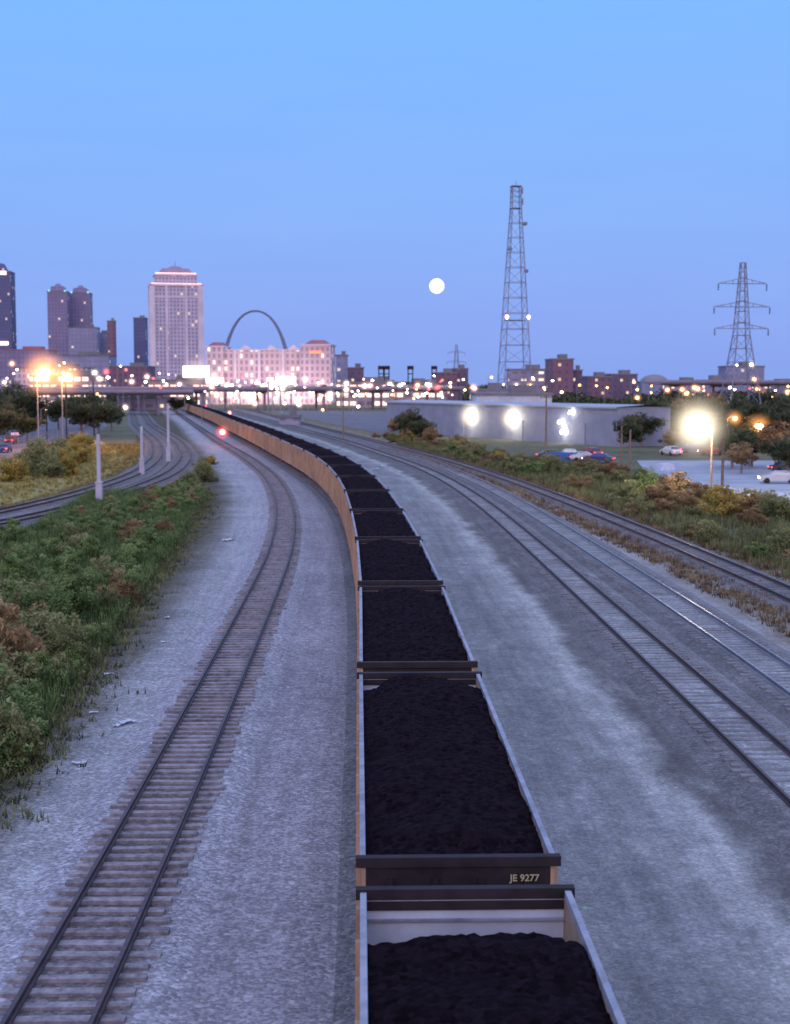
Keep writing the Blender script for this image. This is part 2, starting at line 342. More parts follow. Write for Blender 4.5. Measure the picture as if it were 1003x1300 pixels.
def gondola():
    r=root('coal_car','open coal gondola car heaped with black coal','coal car',group='coal train')
    b=MB(); z0=1.05
    for s in (-1,1):
        b.box((s*(CW/2-.03),0,(z0+ZT-.1)/2),(.06,CL,ZT-.1-z0),1)
        b.box((s*(CW/2-.03),0,z0+.08),(.14,CL+.1,.2),1)
        for i in range(12):
            y=-CL/2+.35+i*(CL-.7)/11; b.box((s*(CW/2+.05),y,(z0+ZT-.1)/2+.05),(.1,.12,ZT-.25-z0),1,taper=1)
        b.box((s*(CW/2-.012),0,ZT-.04),(.095,CL-.25,.12),0)
        e=s*CL/2
        b.box((0,e-s*.03,(z0+ZT-.1)/2+.2),(CW-.12,.06,ZT-.5-z0),2)
        b.box((0,e-s*.075,(z0+ZT)/2),(CW-.13,.03,ZT-.25-z0),3)
        b.box((0,e-s*.02,ZT-.03),(CW+.2,.16,.16),2)
        b.box((0,e-s*.10,ZT-.20),(CW-.14,.03,.14),2)  # dark strip painted in as the beam's shadow on the inner wall
        b.box((0,e+s*.03,ZT-.85),(CW-.1,.07,.10),2)
        for x in (-1.1,-.37,.37,1.1): b.box((x,e+s*.035,2.3),(.09,.07,2.2),2)
        for x in (-1.25,1.25):
            for kx in range(6): b.box((x,e+s*.12,1.3+kx*.38),(.4,.025,.025),2)
        b.box((0,e-s*.12,ZT-.42),(CW-.14,.04,.04),0)
    b.box((0,0,z0),(CW-.3,CL-.1,.1),2)
    b.obj('car_body',[m_alu,m_side,m_dark,m_white],r)
    co=bpy.data.objects.new('coal_load',coals[0]); COL.objects.link(co); co.parent=r
    for s in (-1,1):
        c=MB(); c.box((0,s*(CL/2+.25),.88),(.3,.5,.28)); c.box((.06*s,s*(CL/2+.6),.88),(.34,.3,.3)); c.obj('coupler',m_dark,r)
        bo=MB()
        for sx in (-1,1):
            bo.box((sx*1.0,s*(CL/2-1.9),.62),(.16,2.5,.28),0,taper=.9)
        bo.box((0,s*(CL/2-1.9),.65),(1.9,.5,.3))
        bg_=bo.obj('bogie',m_dark,r)
        for dy in (-.88,.88):
            wv=MB(); y=s*(CL/2-1.9)+dy; wv.cyl((-.86,y,.86),( -.72,y,.86),.46,n=18); wv.cyl((.72,y,.86),(.86,y,.86),.46,n=18); wv.cyl((-.7,y,.86),(.7,y,.86),.08,n=8)
            wv.obj('wheel_set',m_rail,bg_)
    return r
G=gondola(); cars=[]
S=TRAIN['S']; sy=lambda y: float(np.interp(y,TRAIN['P'][:,1],S))
start=sy(20.2)-CL/2
for i in range(38):
    sc=start+i*15.6
    if sc+CL/2>S[-1]: break
    a,_,_=at(TRAIN,sc-5.3); b_,_,_=at(TRAIN,sc+5.3); c=(a+b_)/2; d=b_-a
    rz=math.atan2(d[1],d[0])-math.pi/2
    o=G if i==0 else dup(G,(c[0],c[1],0),rz)
    if i==0: o.location=(c[0],c[1],0); o.rotation_euler=(0,0,rz)
    cars.append(o)
    for ch in o.children:
        if ch.name.startswith('coal_load'): ch.data=coal0 if i==0 else coals[i%3]
cars[0]['label']='coal gondola car showing its white inner end wall'
def text(s,size,loc,rot,mat,parent,name):
    cu=bpy.data.curves.new('lettering','FONT'); cu.body=s; cu.size=size; cu.extrude=.004; cu.align_x='CENTER'; cu.offset=.002
    ob=bpy.data.objects.new('tmp',cu); COL.objects.link(ob); dg=bpy.context.evaluated_depsgraph_get(); dg.update()
    me=bpy.data.meshes.new_from_object(ob.evaluated_get(dg)); bpy.data.objects.remove(ob)
    o=bpy.data.objects.new(name,me); me.materials.clear(); me.materials.append(mat); COL.objects.link(o); o.location=loc; o.rotation_euler=rot; o.parent=parent; return o
text('JE 9277',.155,(1.06,-CL/2-.085,ZT-.34),(math.pi/2,0,0),m_cream,cars[1],'reporting_mark')
# ------------------------------------------------------------ vegetation
def leafy(name,n,R,leaf,clumps,seed,mat,zc=.5):
    r=np.random.default_rng(seed); rx,ry,rz=R
    d=r.normal(size=(clumps,3)); d/=np.linalg.norm(d,axis=1)[:,None]; rad=r.uniform(.25,.9,clumps)[:,None]
    C=d*rad*np.array([rx,ry,rz]); C[:,2]=C[:,2]*.9+zc
    if zc<=rz: C[:,2]=np.abs(C[:,2]-.15)+.1
    cs=r.uniform(.15,.34,clumps)*(rx+ry)/2; sh=r.uniform(.0,1.0,clumps)
    ci=r.integers(0,clumps,n); u=r.normal(size=(n,3)); u/=np.linalg.norm(u,axis=1)[:,None]
    P=C[ci]+u*(cs[ci]*r.uniform(.35,1.15,n)**.6)[:,None]*np.array([1,1,.85]); P[:,2]=np.abs(P[:,2])
    a=r.normal(size=(n,3)); a/=np.linalg.norm(a,axis=1)[:,None]; b=np.cross(a,r.normal(size=(n,3))); b/=np.linalg.norm(b,axis=1)[:,None]
    l=(leaf*r.uniform(.6,1.4,n))[:,None]
    V=np.stack([P-a*l,P-b*l*.45,P+a*l,P+b*l*.45],1).reshape(-1,3)
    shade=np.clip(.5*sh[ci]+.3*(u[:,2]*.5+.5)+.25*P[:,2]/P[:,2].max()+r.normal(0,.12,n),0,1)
    me=bpy.data.meshes.new(name); me.from_pydata(V.tolist(),[],[(4*i,4*i+1,4*i+2,4*i+3) for i in range(n)])
    me.materials.append(mat)
    at_=me.attributes.new('shade','FLOAT','POINT'); at_.data.foreach_set('value',np.repeat(shade,4).astype('f')); me.update(); return me
lf_green=leafmat('leaf_green',(.035,.06,.025),(.16,.23,.08),(.38,.46,.19))
lf_olive=leafmat('leaf_olive',(.055,.06,.03),(.22,.23,.10),(.44,.42,.20))
lf_brown=leafmat('leaf_autumn',(.07,.045,.03),(.28,.19,.10),(.54,.38,.2))
lf_dark=leafmat('leaf_dark',(.02,.028,.02),(.075,.09,.05),(.18,.19,.10))
lf_or=leafmat('leaf_lamplit_dry',(.1,.07,.025),(.45,.33,.09),(.66,.52,.18))  # orange lamplight put into the leaf colour; also serves dry grass tufts
SH={}
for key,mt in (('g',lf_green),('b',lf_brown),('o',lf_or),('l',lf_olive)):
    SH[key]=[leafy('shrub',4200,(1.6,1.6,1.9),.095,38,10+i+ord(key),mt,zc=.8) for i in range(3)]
def shrub(x,y,s,key,label,group,sz=None):
    o=bpy.data.objects.new('shrub',random.choice(SH[key])); COL.objects.link(o); o.location=(x,y,-.05)
    o.rotation_euler=(0,0,random.uniform(0,6.28)); o.scale=(s,s,sz or s*random.uniform(.8,1.25)); return tag(o,label,'shrub',group)
cnt=0; tries=0; placed=[]
while tries<9000 and cnt<165:
    tries+=1; Y=32+118*random.random()**1.2
    xb=float(np.interp(Y,[30,43,64,103,150],[-10.9,-11.7,-13.4,-16.6,-20.8])); 
    lim=max(xat(TB,Y)+3.8 if Y>85 else -1e9, -.30*Y-3.0, xb-17)
    if lim>xb: continue
    x=random.uniform(lim,xb); s=random.uniform(.75,1.5); 
    if xb-x<1.2: s*=.6
    if Y>70 and x<-15: s=min(s,.75)
    if Y>100: s*=.7
    if any((x-a)**2+(Y-b)**2<((s+c)*.52)**2 for a,b,c in placed): continue
    placed.append((x,Y,s)); cnt+=1
    e=xb-x<3.5; q=random.random()
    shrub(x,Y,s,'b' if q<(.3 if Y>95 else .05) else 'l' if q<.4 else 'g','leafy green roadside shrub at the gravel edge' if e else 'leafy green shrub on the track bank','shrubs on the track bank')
def lotx(Y): return float(np.interp(Y,[60,95,116,128,175,205,330],[60,34,37,36,32,36,40]))
for i in range(122):
    Y=62+random.random()**1.25*235; x0=xat(R3,Y)+3.2; x1=min(x0+13,lotx(Y)-1) if Y<210 else x0+7
    x=random.uniform(x0,max(x1,x0+3)); s=random.uniform(.7,1.3)*(.7 if x-x0<1.5 else 1)
    shrub(x,Y,s,random.choice('bbbllgoll'),'brown and olive scrub bush beside railway track','scrub beside the right of way',s*random.uniform(.6,.9))
for (px,py,s) in ((45,600,1.9),(70,596,1.7),(100,588,1.6),(62,606,1.3),(28,604,1.3),(255,600,.8),(262,612,.9),(240,616,.9),(268,590,.7),(15,612,1.2),(84,604,1.3)):
    D=19860/(py-488); shrub(bx(px,D),D,s,'o' if px in(100,268,15,84) else 'l','street-side bush, some with orange lamplight put into the leaf colour','shrubs by the street')
def weeds(name,n,fn,label,mat,h=.35,lean=.3):
    V=[];Fc=[];sh=[]
    for i in range(n):
        x,y=fn(); s=random.random()
        for k_ in range(7):
            a=random.uniform(0,6.28); dx,dy=math.cos(a),math.sin(a); hh=h*random.uniform(.35,1.2); ln=random.uniform(.05,lean); ox,oy=random.gauss(0,.14),random.gauss(0,.14)
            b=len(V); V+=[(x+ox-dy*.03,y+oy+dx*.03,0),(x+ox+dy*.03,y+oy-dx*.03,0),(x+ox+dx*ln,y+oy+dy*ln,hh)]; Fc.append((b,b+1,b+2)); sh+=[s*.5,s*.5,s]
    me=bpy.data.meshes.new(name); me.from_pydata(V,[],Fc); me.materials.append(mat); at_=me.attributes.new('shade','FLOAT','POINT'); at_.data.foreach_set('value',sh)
    o=bpy.data.objects.new(name,me); COL.objects.link(o); return tag(o,label,'weeds',kind='stuff')
def f1():
    Y=45+random.random()*200; return xat(R3,Y)+random.choice([-1,1])*random.uniform(1.7,3.8)+(2 if random.random()<.3 else 0),Y
def f2():
    Y=32+random.random()*110; return float(np.interp(Y,[30,43,64,103,150],[-10.7,-11.3,-13.0,-16.0,-20.3]))+random.gauss(0,.6),Y
def f3():
    Y=110+random.random()*150; return xat(TA,Y)-random.uniform(2.5,22),Y
def f4():
    Y=32+random.random()*110; xb=float(np.interp(Y,[30,43,64,103,150],[-10.9,-11.5,-13.1,-16.1,-20.3])); return xb-random.random()**1.3*12,Y
def f5():
    Y=62+random.random()*200; x0=xat(R3,Y)+2.5; x1=min(x0+14,lotx(Y)) if Y<210 else x0+9; return random.uniform(x0,max(x1,x0+2)),Y
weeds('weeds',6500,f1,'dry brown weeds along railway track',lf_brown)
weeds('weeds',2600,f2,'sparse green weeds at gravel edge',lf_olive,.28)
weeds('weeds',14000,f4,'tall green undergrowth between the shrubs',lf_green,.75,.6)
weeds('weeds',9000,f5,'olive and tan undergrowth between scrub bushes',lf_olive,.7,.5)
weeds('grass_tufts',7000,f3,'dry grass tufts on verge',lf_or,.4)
# low leafy ground cover under the left shrubs
gc=leafy('ground_cover',3000,(1.8,1.8,.5),.09,60,77,lf_olive,zc=.2)
V=[];Fc=[];sh=[]
r=np.random.default_rng(5)
n=16000; Y=32+r.random(n)*115; xb=np.interp(Y,[30,43,64,103,150],[-11.0,-11.6,-13.3,-16.2,-20.4]); X=xb+.4-r.random(n)**1.4*11
P=np.c_[X,Y,r.random(n)*.55]; a=r.normal(size=(n,3)); a/=np.linalg.norm(a,axis=1)[:,None]; b=np.cross(a,r.normal(size=(n,3))); b/=np.linalg.norm(b,axis=1)[:,None]
VV=np.stack([P-a*.11,P-b*.05,P+a*.11,P+b*.05],1).reshape(-1,3)
me=bpy.data.meshes.new('undergrowth_leaves'); me.from_pydata(VV.tolist(),[],[(4*i,4*i+1,4*i+2,4*i+3) for i in range(n)]); me.materials.append(lf_olive)
at_=me.attributes.new('shade','FLOAT','POINT'); at_.data.foreach_set('value',np.repeat(r.uniform(0,.7,n),4).astype('f'))
o=bpy.data.objects.new('undergrowth',me); COL.objects.link(o); tag(o,'low leafy undergrowth on the track bank','undergrowth',kind='stuff'); bpy.data.meshes.remove(gc)
# trees
def tree(seed,h,r,mat,leaf,n,label,cat='tree'):
    rt=root('tree',label,cat); R=random.Random(seed); tb=MB(); hb=h*.36
    tb.cyl((0,0,-.1),(R.uniform(-.1,.1),R.uniform(-.1,.1),hb),h*.028,h*.018)
    for i in range(7):
        a=R.uniform(0,6.28); z=hb*R.uniform(.6,1.0); q=(math.cos(a)*r*.6,math.sin(a)*r*.6,h*R.uniform(.5,.85))
        tb.cyl((0,0,z),q,h*.012,h*.004,6)
        tb.cyl(q,(q[0]*1.3+R.uniform(-.3,.3),q[1]*1.3,q[2]+h*.12),h*.004,h*.002,5)
    tb.cyl((0,0,hb),(0,0,h*.9),h*.016,h*.004,6)
    tb.obj('trunk',m_wood,rt)
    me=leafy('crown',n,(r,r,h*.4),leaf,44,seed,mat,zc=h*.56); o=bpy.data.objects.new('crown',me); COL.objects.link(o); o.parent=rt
    return rt
T=[tree(21,9,3.8,lf_dark,.26,3800,'dark leafy tree at dusk'),tree(22,9,4.6,lf_dark,.28,4000,'dark spreading leafy tree at dusk'),tree(23,8,3.4,lf_brown,.24,3400,'brownish autumn tree at dusk'),tree(24,8,3.4,lf_or,.22,3000,'street-side tree with orange lamplight put into its leaf colour')]
spots=[(-4,300,11,0),(22,310,11.5,1),(45,330,10,0),(75,340,9,1),(104,300,9.5,0),(126,300,8.5,1),(142,330,8,0),(-5,260,7.5,1),(20,380,13,0),(110,360,10,1),(10,280,8,0),(35,270,6,1),
 (107,205,5.0,3),(92,215,4.6,3),(525,275,7.2,0),(535,262,5.2,1),(515,290,6.0,0),(500,300,4.5,2),(548,255,4,2),
 (930,185,6.4,1),(955,190,6.8,0),(985,185,7.2,2),(1000,170,5.5,1),(942,175,4.6,2),(800,230,6.5,0),(815,250,6.8,1),(840,300,8,0),(862,330,9,2),(890,330,9,1),(915,300,7.5,0),(965,300,8.5,1),(990,320,9.5,0),(845,370,9,1),(905,400,10,2),(935,380,9.5,0),(980,420,10.5,1),(1003,380,10,0),(850,230,4.2,2),(1000,260,7.5,1),(240,560,8,0),(225,520,7,1),
 (825,290,7,1),(850,280,6.5,0),(875,290,7,0),(898,280,6.5,2),(940,270,7,0),(975,265,7,1),(1005,290,8,0),(785,300,7.5,1),(800,340,8.5,0),(955,230,6.5,0),(915,225,5.5,1),(880,240,5,2)]
first=[True]*4
for (px,D,h,ti) in spots:
    src=T[ti]; bh=(9,9,8,8)[ti]; s=h/bh; loc=(bx(px,D),D,0)
    if first[ti]:
        src.location=loc; src.scale=(s,s,s); first[ti]=False
    else: dup(src,loc,random.uniform(0,6.28),(s*random.uniform(.95,1.35),s*random.uniform(.95,1.3),s))
for o in list(COL.objects):
    if o.parent is None and o.name.startswith('tree'): o['group']='trees around the rail yard'
def wood(pxs,D,htop,n,leaf,seed):
    r=np.random.default_rng(seed); x0,x1=bx(pxs[0],D),bx(pxs[1],D); x=r.uniform(x0,x1,n); y=D+r.uniform(-40,40,n)
    hh=htop*(.7+.3*np.sin(x*.11+seed)*np.sin(x*.043)+.15*np.sin(x*.4)); z=r.uniform(0,1,n)**.6*hh
    P=np.c_[x,y,z]; a=r.normal(size=(n,3)); a/=np.linalg.norm(a,axis=1)[:,None]; b=np.cross(a,r.normal(size=(n,3))); b/=np.linalg.norm(b,axis=1)[:,None]
    V=np.stack([P-a*leaf,P-b*leaf*.6,P+a*leaf,P+b*leaf*.6],1).reshape(-1,3)
    me=bpy.data.meshes.new('distant_woodland'); me.from_pydata(V.tolist(),[],[(4*i,4*i+1,4*i+2,4*i+3) for i in range(n)]); me.materials.append(lf_dark)
    at_=me.attributes.new('shade','FLOAT','POINT'); at_.data.foreach_set('value',np.repeat(r.uniform(0,1,n),4).astype('f'))
    o=bpy.data.objects.new('distant_woodland',me); COL.objects.link(o); tag(o,'dark distant belt of trees on the skyline','woodland',kind='stuff')
wood((420,1100),1000,12,9000,1.6,1); wood((-60,300),900,10,6000,1.5,2); wood((590,1100),640,8.5,7000,1.0,3); wood((800,1100),450,8,5000,.8,5)
# ------------------------------------------------------------ lamps
e_or=EM('sodium_lamp',(1,.40,.12),14); e_wh=EM('white_lamp',(1,.92,.84),22); e_rd=EM('red_lamp',(1,.07,.08),6); e_warm=EM('warm_lamp',(1,.66,.36),16); e_sod=EM('bright_sodium_lamp',(1,.62,.22),20); e_pk=EM('pink_lamp',(1,.62,.58),2.5); e_rose=EM('rose_lamp',(1,.55,.5),10); e_hot=EM('flood_lamp',(1,.97,.9),60)
HM={}
def bloom_mat(c,A,pw=3.0):
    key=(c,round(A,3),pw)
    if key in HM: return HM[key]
    m,t,o=nt('bloom_glow'); tc=t.nodes.new('ShaderNodeTexCoord'); vl=t.nodes.new('ShaderNodeVectorMath'); vl.operation='LENGTH'; L(t,tc.outputs['Object'],vl.inputs[0])
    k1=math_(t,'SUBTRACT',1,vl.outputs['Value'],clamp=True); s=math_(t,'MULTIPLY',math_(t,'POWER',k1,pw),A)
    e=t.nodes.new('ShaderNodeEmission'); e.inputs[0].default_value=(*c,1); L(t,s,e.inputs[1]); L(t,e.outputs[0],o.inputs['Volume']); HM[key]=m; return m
def bloom_ball(parent,loc,R,c,peak,pw=3.0):  # added glowing volume ball that imitates lens bloom around a light
    mb=MB(); mb.sphere((0,0,0),1,0,16,12); o=mb.obj('bloom_glow',bloom_mat(c,peak/R*2.0,pw),parent); o.location=loc; o.scale=(R,R,R); return o
def plight(parent,loc,c,P,r=.3):
    l=bpy.data.lights.new('lamp_light','POINT'); l.color=c; l.energy=P; l.shadow_soft_size=r; o=bpy.data.objects.new('lamp_light',l); COL.objects.link(o); o.location=loc; o.parent=parent; return o
CO=(1,.38,.10); CWH=(1,.85,.7)
def lamp(x,y,z,br,em,label,power=0,col=CO,hz_=0,peak=1.2,arm=1.2,pole=m_steel,name='street_lamp',side=1,pw=3.0,hc=None):
    r=root(name,label,'street lamp',(x-side*arm,y,0),group='lamps along streets and yards')
    m_=MB(); m_.cyl((0,0,0),(0,0,z+.1),.13 if z>6 else .09,.07,8); m_.box((0,0,.2),(.4,.4,.4)); m_.obj('pole',pole,r)
    m_=MB(); m_.cyl((0,0,z),(side*arm*.5,0,z+.35),.05); m_.cyl((side*arm*.5,0,z+.35),(side*arm,0,z+.3),.05); m_.obj('arm',pole,r)
    m_=MB(); m_.box((side*arm,0,z+.25),(.8,.35,.18),taper=.7); m_.obj('lamp_housing',m_dark,r)
    m_=MB(); m_.sphere((side*arm,-.05,z),br,sz=.85); m_.obj('bulb',em,r,True)
    if power: plight(r,(side*arm,-br-.3,z-.3),col,power,.4)
    if hz_: bloom_ball(r,(side*arm,0,z),hz_,hc or col,peak,pw)
    return r
lamp(bx(58,240),240,hz(473,240),1.05,e_sod,'tall orange sodium street lamp glowing over trees',11000,CO,5.5,3.6)
lamp(bx(88,270),270,hz(479,270),.85,e_sod,'orange sodium street lamp over trees',9000,CO,4.5,2.8)
lamp(bx(885,140),140,hz(541,140),1.05,e_hot,'bright white floodlight on wooden pole',3400,(1,.82,.6),6.0,7.5,arm=1.5,pole=m_wood,name='floodlight_pole',side=-1,pw=6.0,hc=(1,.84,.62))
lamp(bx(963,190),190,hz(542,190),.6,e_warm,'orange lamp among trees',1200,CO,2.6,2.2)
lamp(bx(932,230),230,hz(531,230),.4,e_or,'orange lamp among trees',600,CO,2.0,1.8)
small=[(18,462,400,'O'),(84,461,420,'o'),(137,472,420,'R'),(155,465,500,'w'),(162,470,500,'r'),(205,492,560,'r'),(290,494,620,'W'),(305,492,620,'W'),(345,482,700,'w'),(388,482,700,'W'),(405,486,700,'w'),(440,487,640,'W'),(430,492,640,'W'),(473,483,640,'w'),(478,491,700,'w'),(495,488,640,'W'),(508,490,640,'W'),(517,494,600,'w'),(530,489,620,'O'),(545,489,640,'W'),(555,492,640,'R'),(540,500,560,'w'),(560,498,560,'o'),(590,495,600,'w'),(600,492,600,'O'),(618,497,600,'w'),(240,505,450,'w'),(262,515,400,'r'),(300,505,520,'w'),(330,500,560,'o'),(362,512,480,'w'),(380,513,480,'W'),(410,520,440,'o'),(455,516,420,'w'),(500,515,460,'w'),
 (808,505,420,'O'),(823,520,330,'W'),(824,539,260,'o'),(846,495,520,'O'),(870,500,480,'O'),(905,518,400,'O'),(912,524,380,'w'),(952,463,480,'W'),(933,464,480,'w'),(880,492,560,'O'),(925,492,560,'w'),(960,494,540,'O'),(985,505,480,'O'),(728,523,280,'w'),(690,492,600,'w'),(655,490,620,'W'),(735,489,620,'o'),(770,492,600,'o'),(8,520,300,'r'),(160,517,480,'W'),(125,500,380,'o'),(60,520,300,'o'),(940,560,200,'o'),(455,496,600,'w'),(465,500,560,'o'),(420,500,560,'W'),(395,500,600,'o'),(350,506,520,'w'),(275,500,560,'O')]
for i in range(150):
    q=random.random(); px=random.uniform(262,640) if q<.58 else random.uniform(640,1000) if q<.87 else random.uniform(0,262)
    small.append((px,random.gauss(494,6.5) if px>250 else random.gauss(482,12),random.uniform(500,740),random.choice('wwoppWrP' if px<640 else 'oooowOrw')))
for px,py,D,c in small:
    z=max(1.2,hz(py,D)); lc=c.lower(); big=c.isupper(); b=D*(2.1 if big else .9+.9*random.random())/F
    hc={'o':CO,'w':(1,.75,.55),'r':(1,.1,.08),'p':(1,.5,.45)}[lc]
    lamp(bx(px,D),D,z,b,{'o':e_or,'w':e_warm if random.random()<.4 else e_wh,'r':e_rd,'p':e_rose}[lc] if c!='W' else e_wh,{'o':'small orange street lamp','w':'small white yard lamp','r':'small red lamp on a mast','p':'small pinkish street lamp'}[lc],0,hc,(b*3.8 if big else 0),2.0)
# ------------------------------------------------------------ buildings
m_roof=M('roof_grey',(.24,.23,.26),(.15,.15,.17),.1,.9)
def bld(name,label,px0,px1,py,D,depth,mat,rz=0,roofm=None,cat='building',extra=None):
    X0,X1=bx(px0,D),bx(px1,D); w_=(X1-X0); h=hz(py,D)
    wf=(w_-depth*abs(math.sin(rz)))/math.cos(rz)
    r=root(name,label,cat,((X0+X1)/2,D+depth/2,0),rz)
    m_=MB(); m_.box((0,0,h/2),(wf,depth,h)); m_.obj('wall',mat,r)
    m_=MB(); m_.box((0,0,h+.4),(wf+.8,depth+.8,.8)); m_.box((wf*.15,0,h+2),(wf*.35,depth*.4,2.4)); m_.obj('roof',roofm or m_roof,r)
    if extra: extra(r,wf,depth,h)
    return r
m_trim=M('pale_stone_trim',(.72,.64,.74),(.55,.48,.57),.1,.8)
m_cap=M('dusky_roof_cap',(.34,.27,.36),(.25,.2,.28),.1,.8)
m_redroof=M('red_roof',(.38,.16,.18),(.28,.12,.14),.3,.8)
f_big=facade('facade_condo',(.56,.49,.62),(.24,.22,.36),3.3,3.6,.5,.6,.06,ls=.8)
f_dk=facade('facade_dark_glass',(.13,.13,.27),(.09,.1,.22),3,3.8,.6,.6,.05,ls=.8)  # distant wall colours have blue distance haze mixed into them
f_pk=facade('facade_pinkish',(.26,.22,.36),(.16,.15,.28),3.5,3.8,.5,.55,.06,ls=.9)
f_gr=facade('facade_grey',(.28,.29,.44),(.21,.21,.35),4,3.8,.5,.5,.04,ls=.8)
f_htl=facade('facade_hotel',(.68,.53,.60),(.32,.25,.36),3.0,3.7,.5,.62,.24,lit=(1,.78,.62),ls=1.2)
f_br=facade('facade_brick',(.22,.12,.18),(.11,.08,.13),4,4,.4,.4,.06,ls=.8)
f_brd=facade('facade_brown',(.17,.12,.2),(.10,.08,.15),4,4,.4,.4,.08,ls=1.0)
f_wh=facade('facade_pale',(.34,.31,.43),(.2,.18,.29),5,4,.6,.35,.25,ls=1.4)
f_lit=facade('facade_lit_shopfront',(.45,.33,.36),(.2,.15,.2),4,4,.75,.5,.65,lit=(1,.68,.5),ls=2.0)
D=1300; r=root('apartment_tower','tall pale pink apartment tower with stepped lit crown','skyscraper',(bx(222.5,D),D+15,0),math.radians(12))
m_=MB(); hb=hz(365,D); m_.box((0,0,hb/2),(48,30,hb)); m_.box((0,0,hb+5),(39,24,10)); m_.obj('wall',f_big,r)
m_=MB()
for sx in (-1,1):
    for sy_ in (-1,1): m_.box((sx*22.5,sy_*14,hb/2+1),(5,4,hb+4))
for x in (-9,9): m_.box((x,-15.2,hb/2),(2.2,1.2,hb))
m_.box((0,0,hb+.8),(50,32,1.6)); m_.box((0,0,hb*.9),(48.8,30.8,1.2)); m_.box((0,0,hb+10.6),(41,26,1.2)); m_.obj('stone_trim',m_trim,r)
m_=MB(); m_.box((0,0,hb+14),(34,20,5.6),taper=.72); m_.box((0,0,hb+18),(15,9,2.4),taper=.5); m_.cyl((0,0,hb+19),(0,0,hb+25),.5,.1); m_.obj('roof',m_cap,r)
m_=MB(); m_.box((0,-13.4,hb+11.9),(38,.5,.7)); m_.box((0,-16.4,hb+2.2),(46,.5,.5)); m_.obj('crown_lights',e_pk,r)
def slope(r,w_,d,h):
    m_=MB(); m_.box((0,0,h+5),(w_*.7,d*.7,9),taper=.6); m_.obj('crown',f_dk,r)
    m_=MB(); m_.box((w_*.2,-d/2-.5,h*.99),(w_*.35,.6,4)); m_.obj('lit_sign',e_pk,r)
    m_=MB(); m_.box((w_*.2,-d/2-.5,h*.42),(w_*.35,.6,3)); m_.obj('lit_sign',e_rose,r)
bld('office_tower','dark glass office tower with sloped crown',-22,18,347,1500,30,f_dk,.1,extra=slope)
e_teal=EM('teal_lamp',(.3,.9,1),1.2)
def crown2(r,w_,d,h):
    m_=MB(); m_.box((0,0,h+3),(w_*.75,d*.75,6),taper=.85); m_.box((0,0,h+7.5),(w_*.4,d*.4,3.5),taper=.4); m_.obj('crown',f_pk,r)
    m_=MB(); [m_.sphere((x*w_*.4,-d*.5,h+1),1.1) for x in (-1,1)]; m_.obj('roof_lights',e_teal,r)
bld('office_tower','dusky pink office tower with stepped crown',62,89,372,1500,22,f_pk,.1,extra=crown2)
bld('office_tower','dusky pink office tower with lit crown',90,118,374,1530,22,f_pk,.1,extra=crown2)
bld('office_building','grey mid-rise office block',88,126,417,1350,20,f_gr,.08)
bld('office_building','grey mid-rise office block with flat roof',120,141,424,1380,20,f_gr)
bld('office_tower','narrow brown brick tower',139,148,409,1300,8,f_br)
bld('office_tower','dark blue glass slab tower',171,187,405,1450,20,f_dk,.05)
bld('office_building','low pink stone block with red roof',-5,64,445,1100,30,f_pk,roofm=m_redroof)
bld('office_building','low grey stone office block',60,140,452,1050,30,f_gr)
bld('office_building','low brick warehouse block',140,190,466,1000,30,f_br)
bld('office_building','low brick warehouse block with lit windows',20,110,468,900,30,f_htl)
bld('shopfront_building','low pink building with glowing lit front',428,500,487,680,12,f_lit); bld('shopfront_building','low pink building with glowing lit front',500,566,490,690,12,f_lit); bld('shopfront_building','low pink building with glowing lit front',190,262,484,720,12,f_lit); bld('shopfront_building','low pink building with glowing lit front',40,130,478,700,12,f_lit)
# hotel
D=800; r=root('hotel','long pale pink lit hotel with gabled parapets and corner towers','hotel',(bx(344,D),D+12,0),math.radians(-4))
h=hz(445,D); m_=MB(); W_=bx(423,D)-bx(265,D); m_.box((0,0,h/2),(W_-14,18,h)); m_.box((-W_/2+5,-2,h/2+1),(10,24,h+2)); m_.box((W_/2-8.5,-2,h/2+1.4),(17,24,h+2.8)); m_.box((2,-14,5),(W_*.7,8,10)); m_.obj('wall',f_htl,r)
m_=MB()
for x in (-20,-6,8,19): m_.box((x,-9.6,h/2),(1.5,1,h)); 
for x in (-14,1,14):
    m_.poly([(x-4,-9.3,h),(x+4,-9.3,h),(x,-9.3,h+3.2),(x-4,-8.3,h),(x+4,-8.3,h),(x,-8.3,h+3.2)],[(0,1,2),(5,4,3),(0,2,5,3),(1,4,5,2),(0,3,4,1)])
m_.box((0,0,h+.3),(W_-13.8,19,.6)); m_.box((W_/2-8.5,-2,h+3),(18,25,.7)); m_.box((-W_/2+5,-2,h+2.2),(11,25,.6)); m_.obj('stone_trim',m_trim,r)
m_=MB(); m_.box((W_/2-8.5,-2,h+4.6),(14,20,2.6),taper=.5); m_.box((-W_/2+5,-2,h+3.6),(9,20,2.2),taper=.5); m_.obj('roof',m_redroof,r)
m_=MB(); m_.box((W_/2-8.5,-14.2,h-1.2),(7,.3,1.4)); m_.obj('lit_sign',EM('sign_red',(1,.25,.15),2.0),r)
m_=MB()
for i in range(26): m_.sphere((-W_/2+4+i*2.7,-18.6,2+random.random()*10),.5+random.random()*.6)
m_.obj('entrance_lights',e_warm,r)
for x in (-28,-10,10,28): plight(r,(x,-30,6),(1,.70,.64),7000,1)
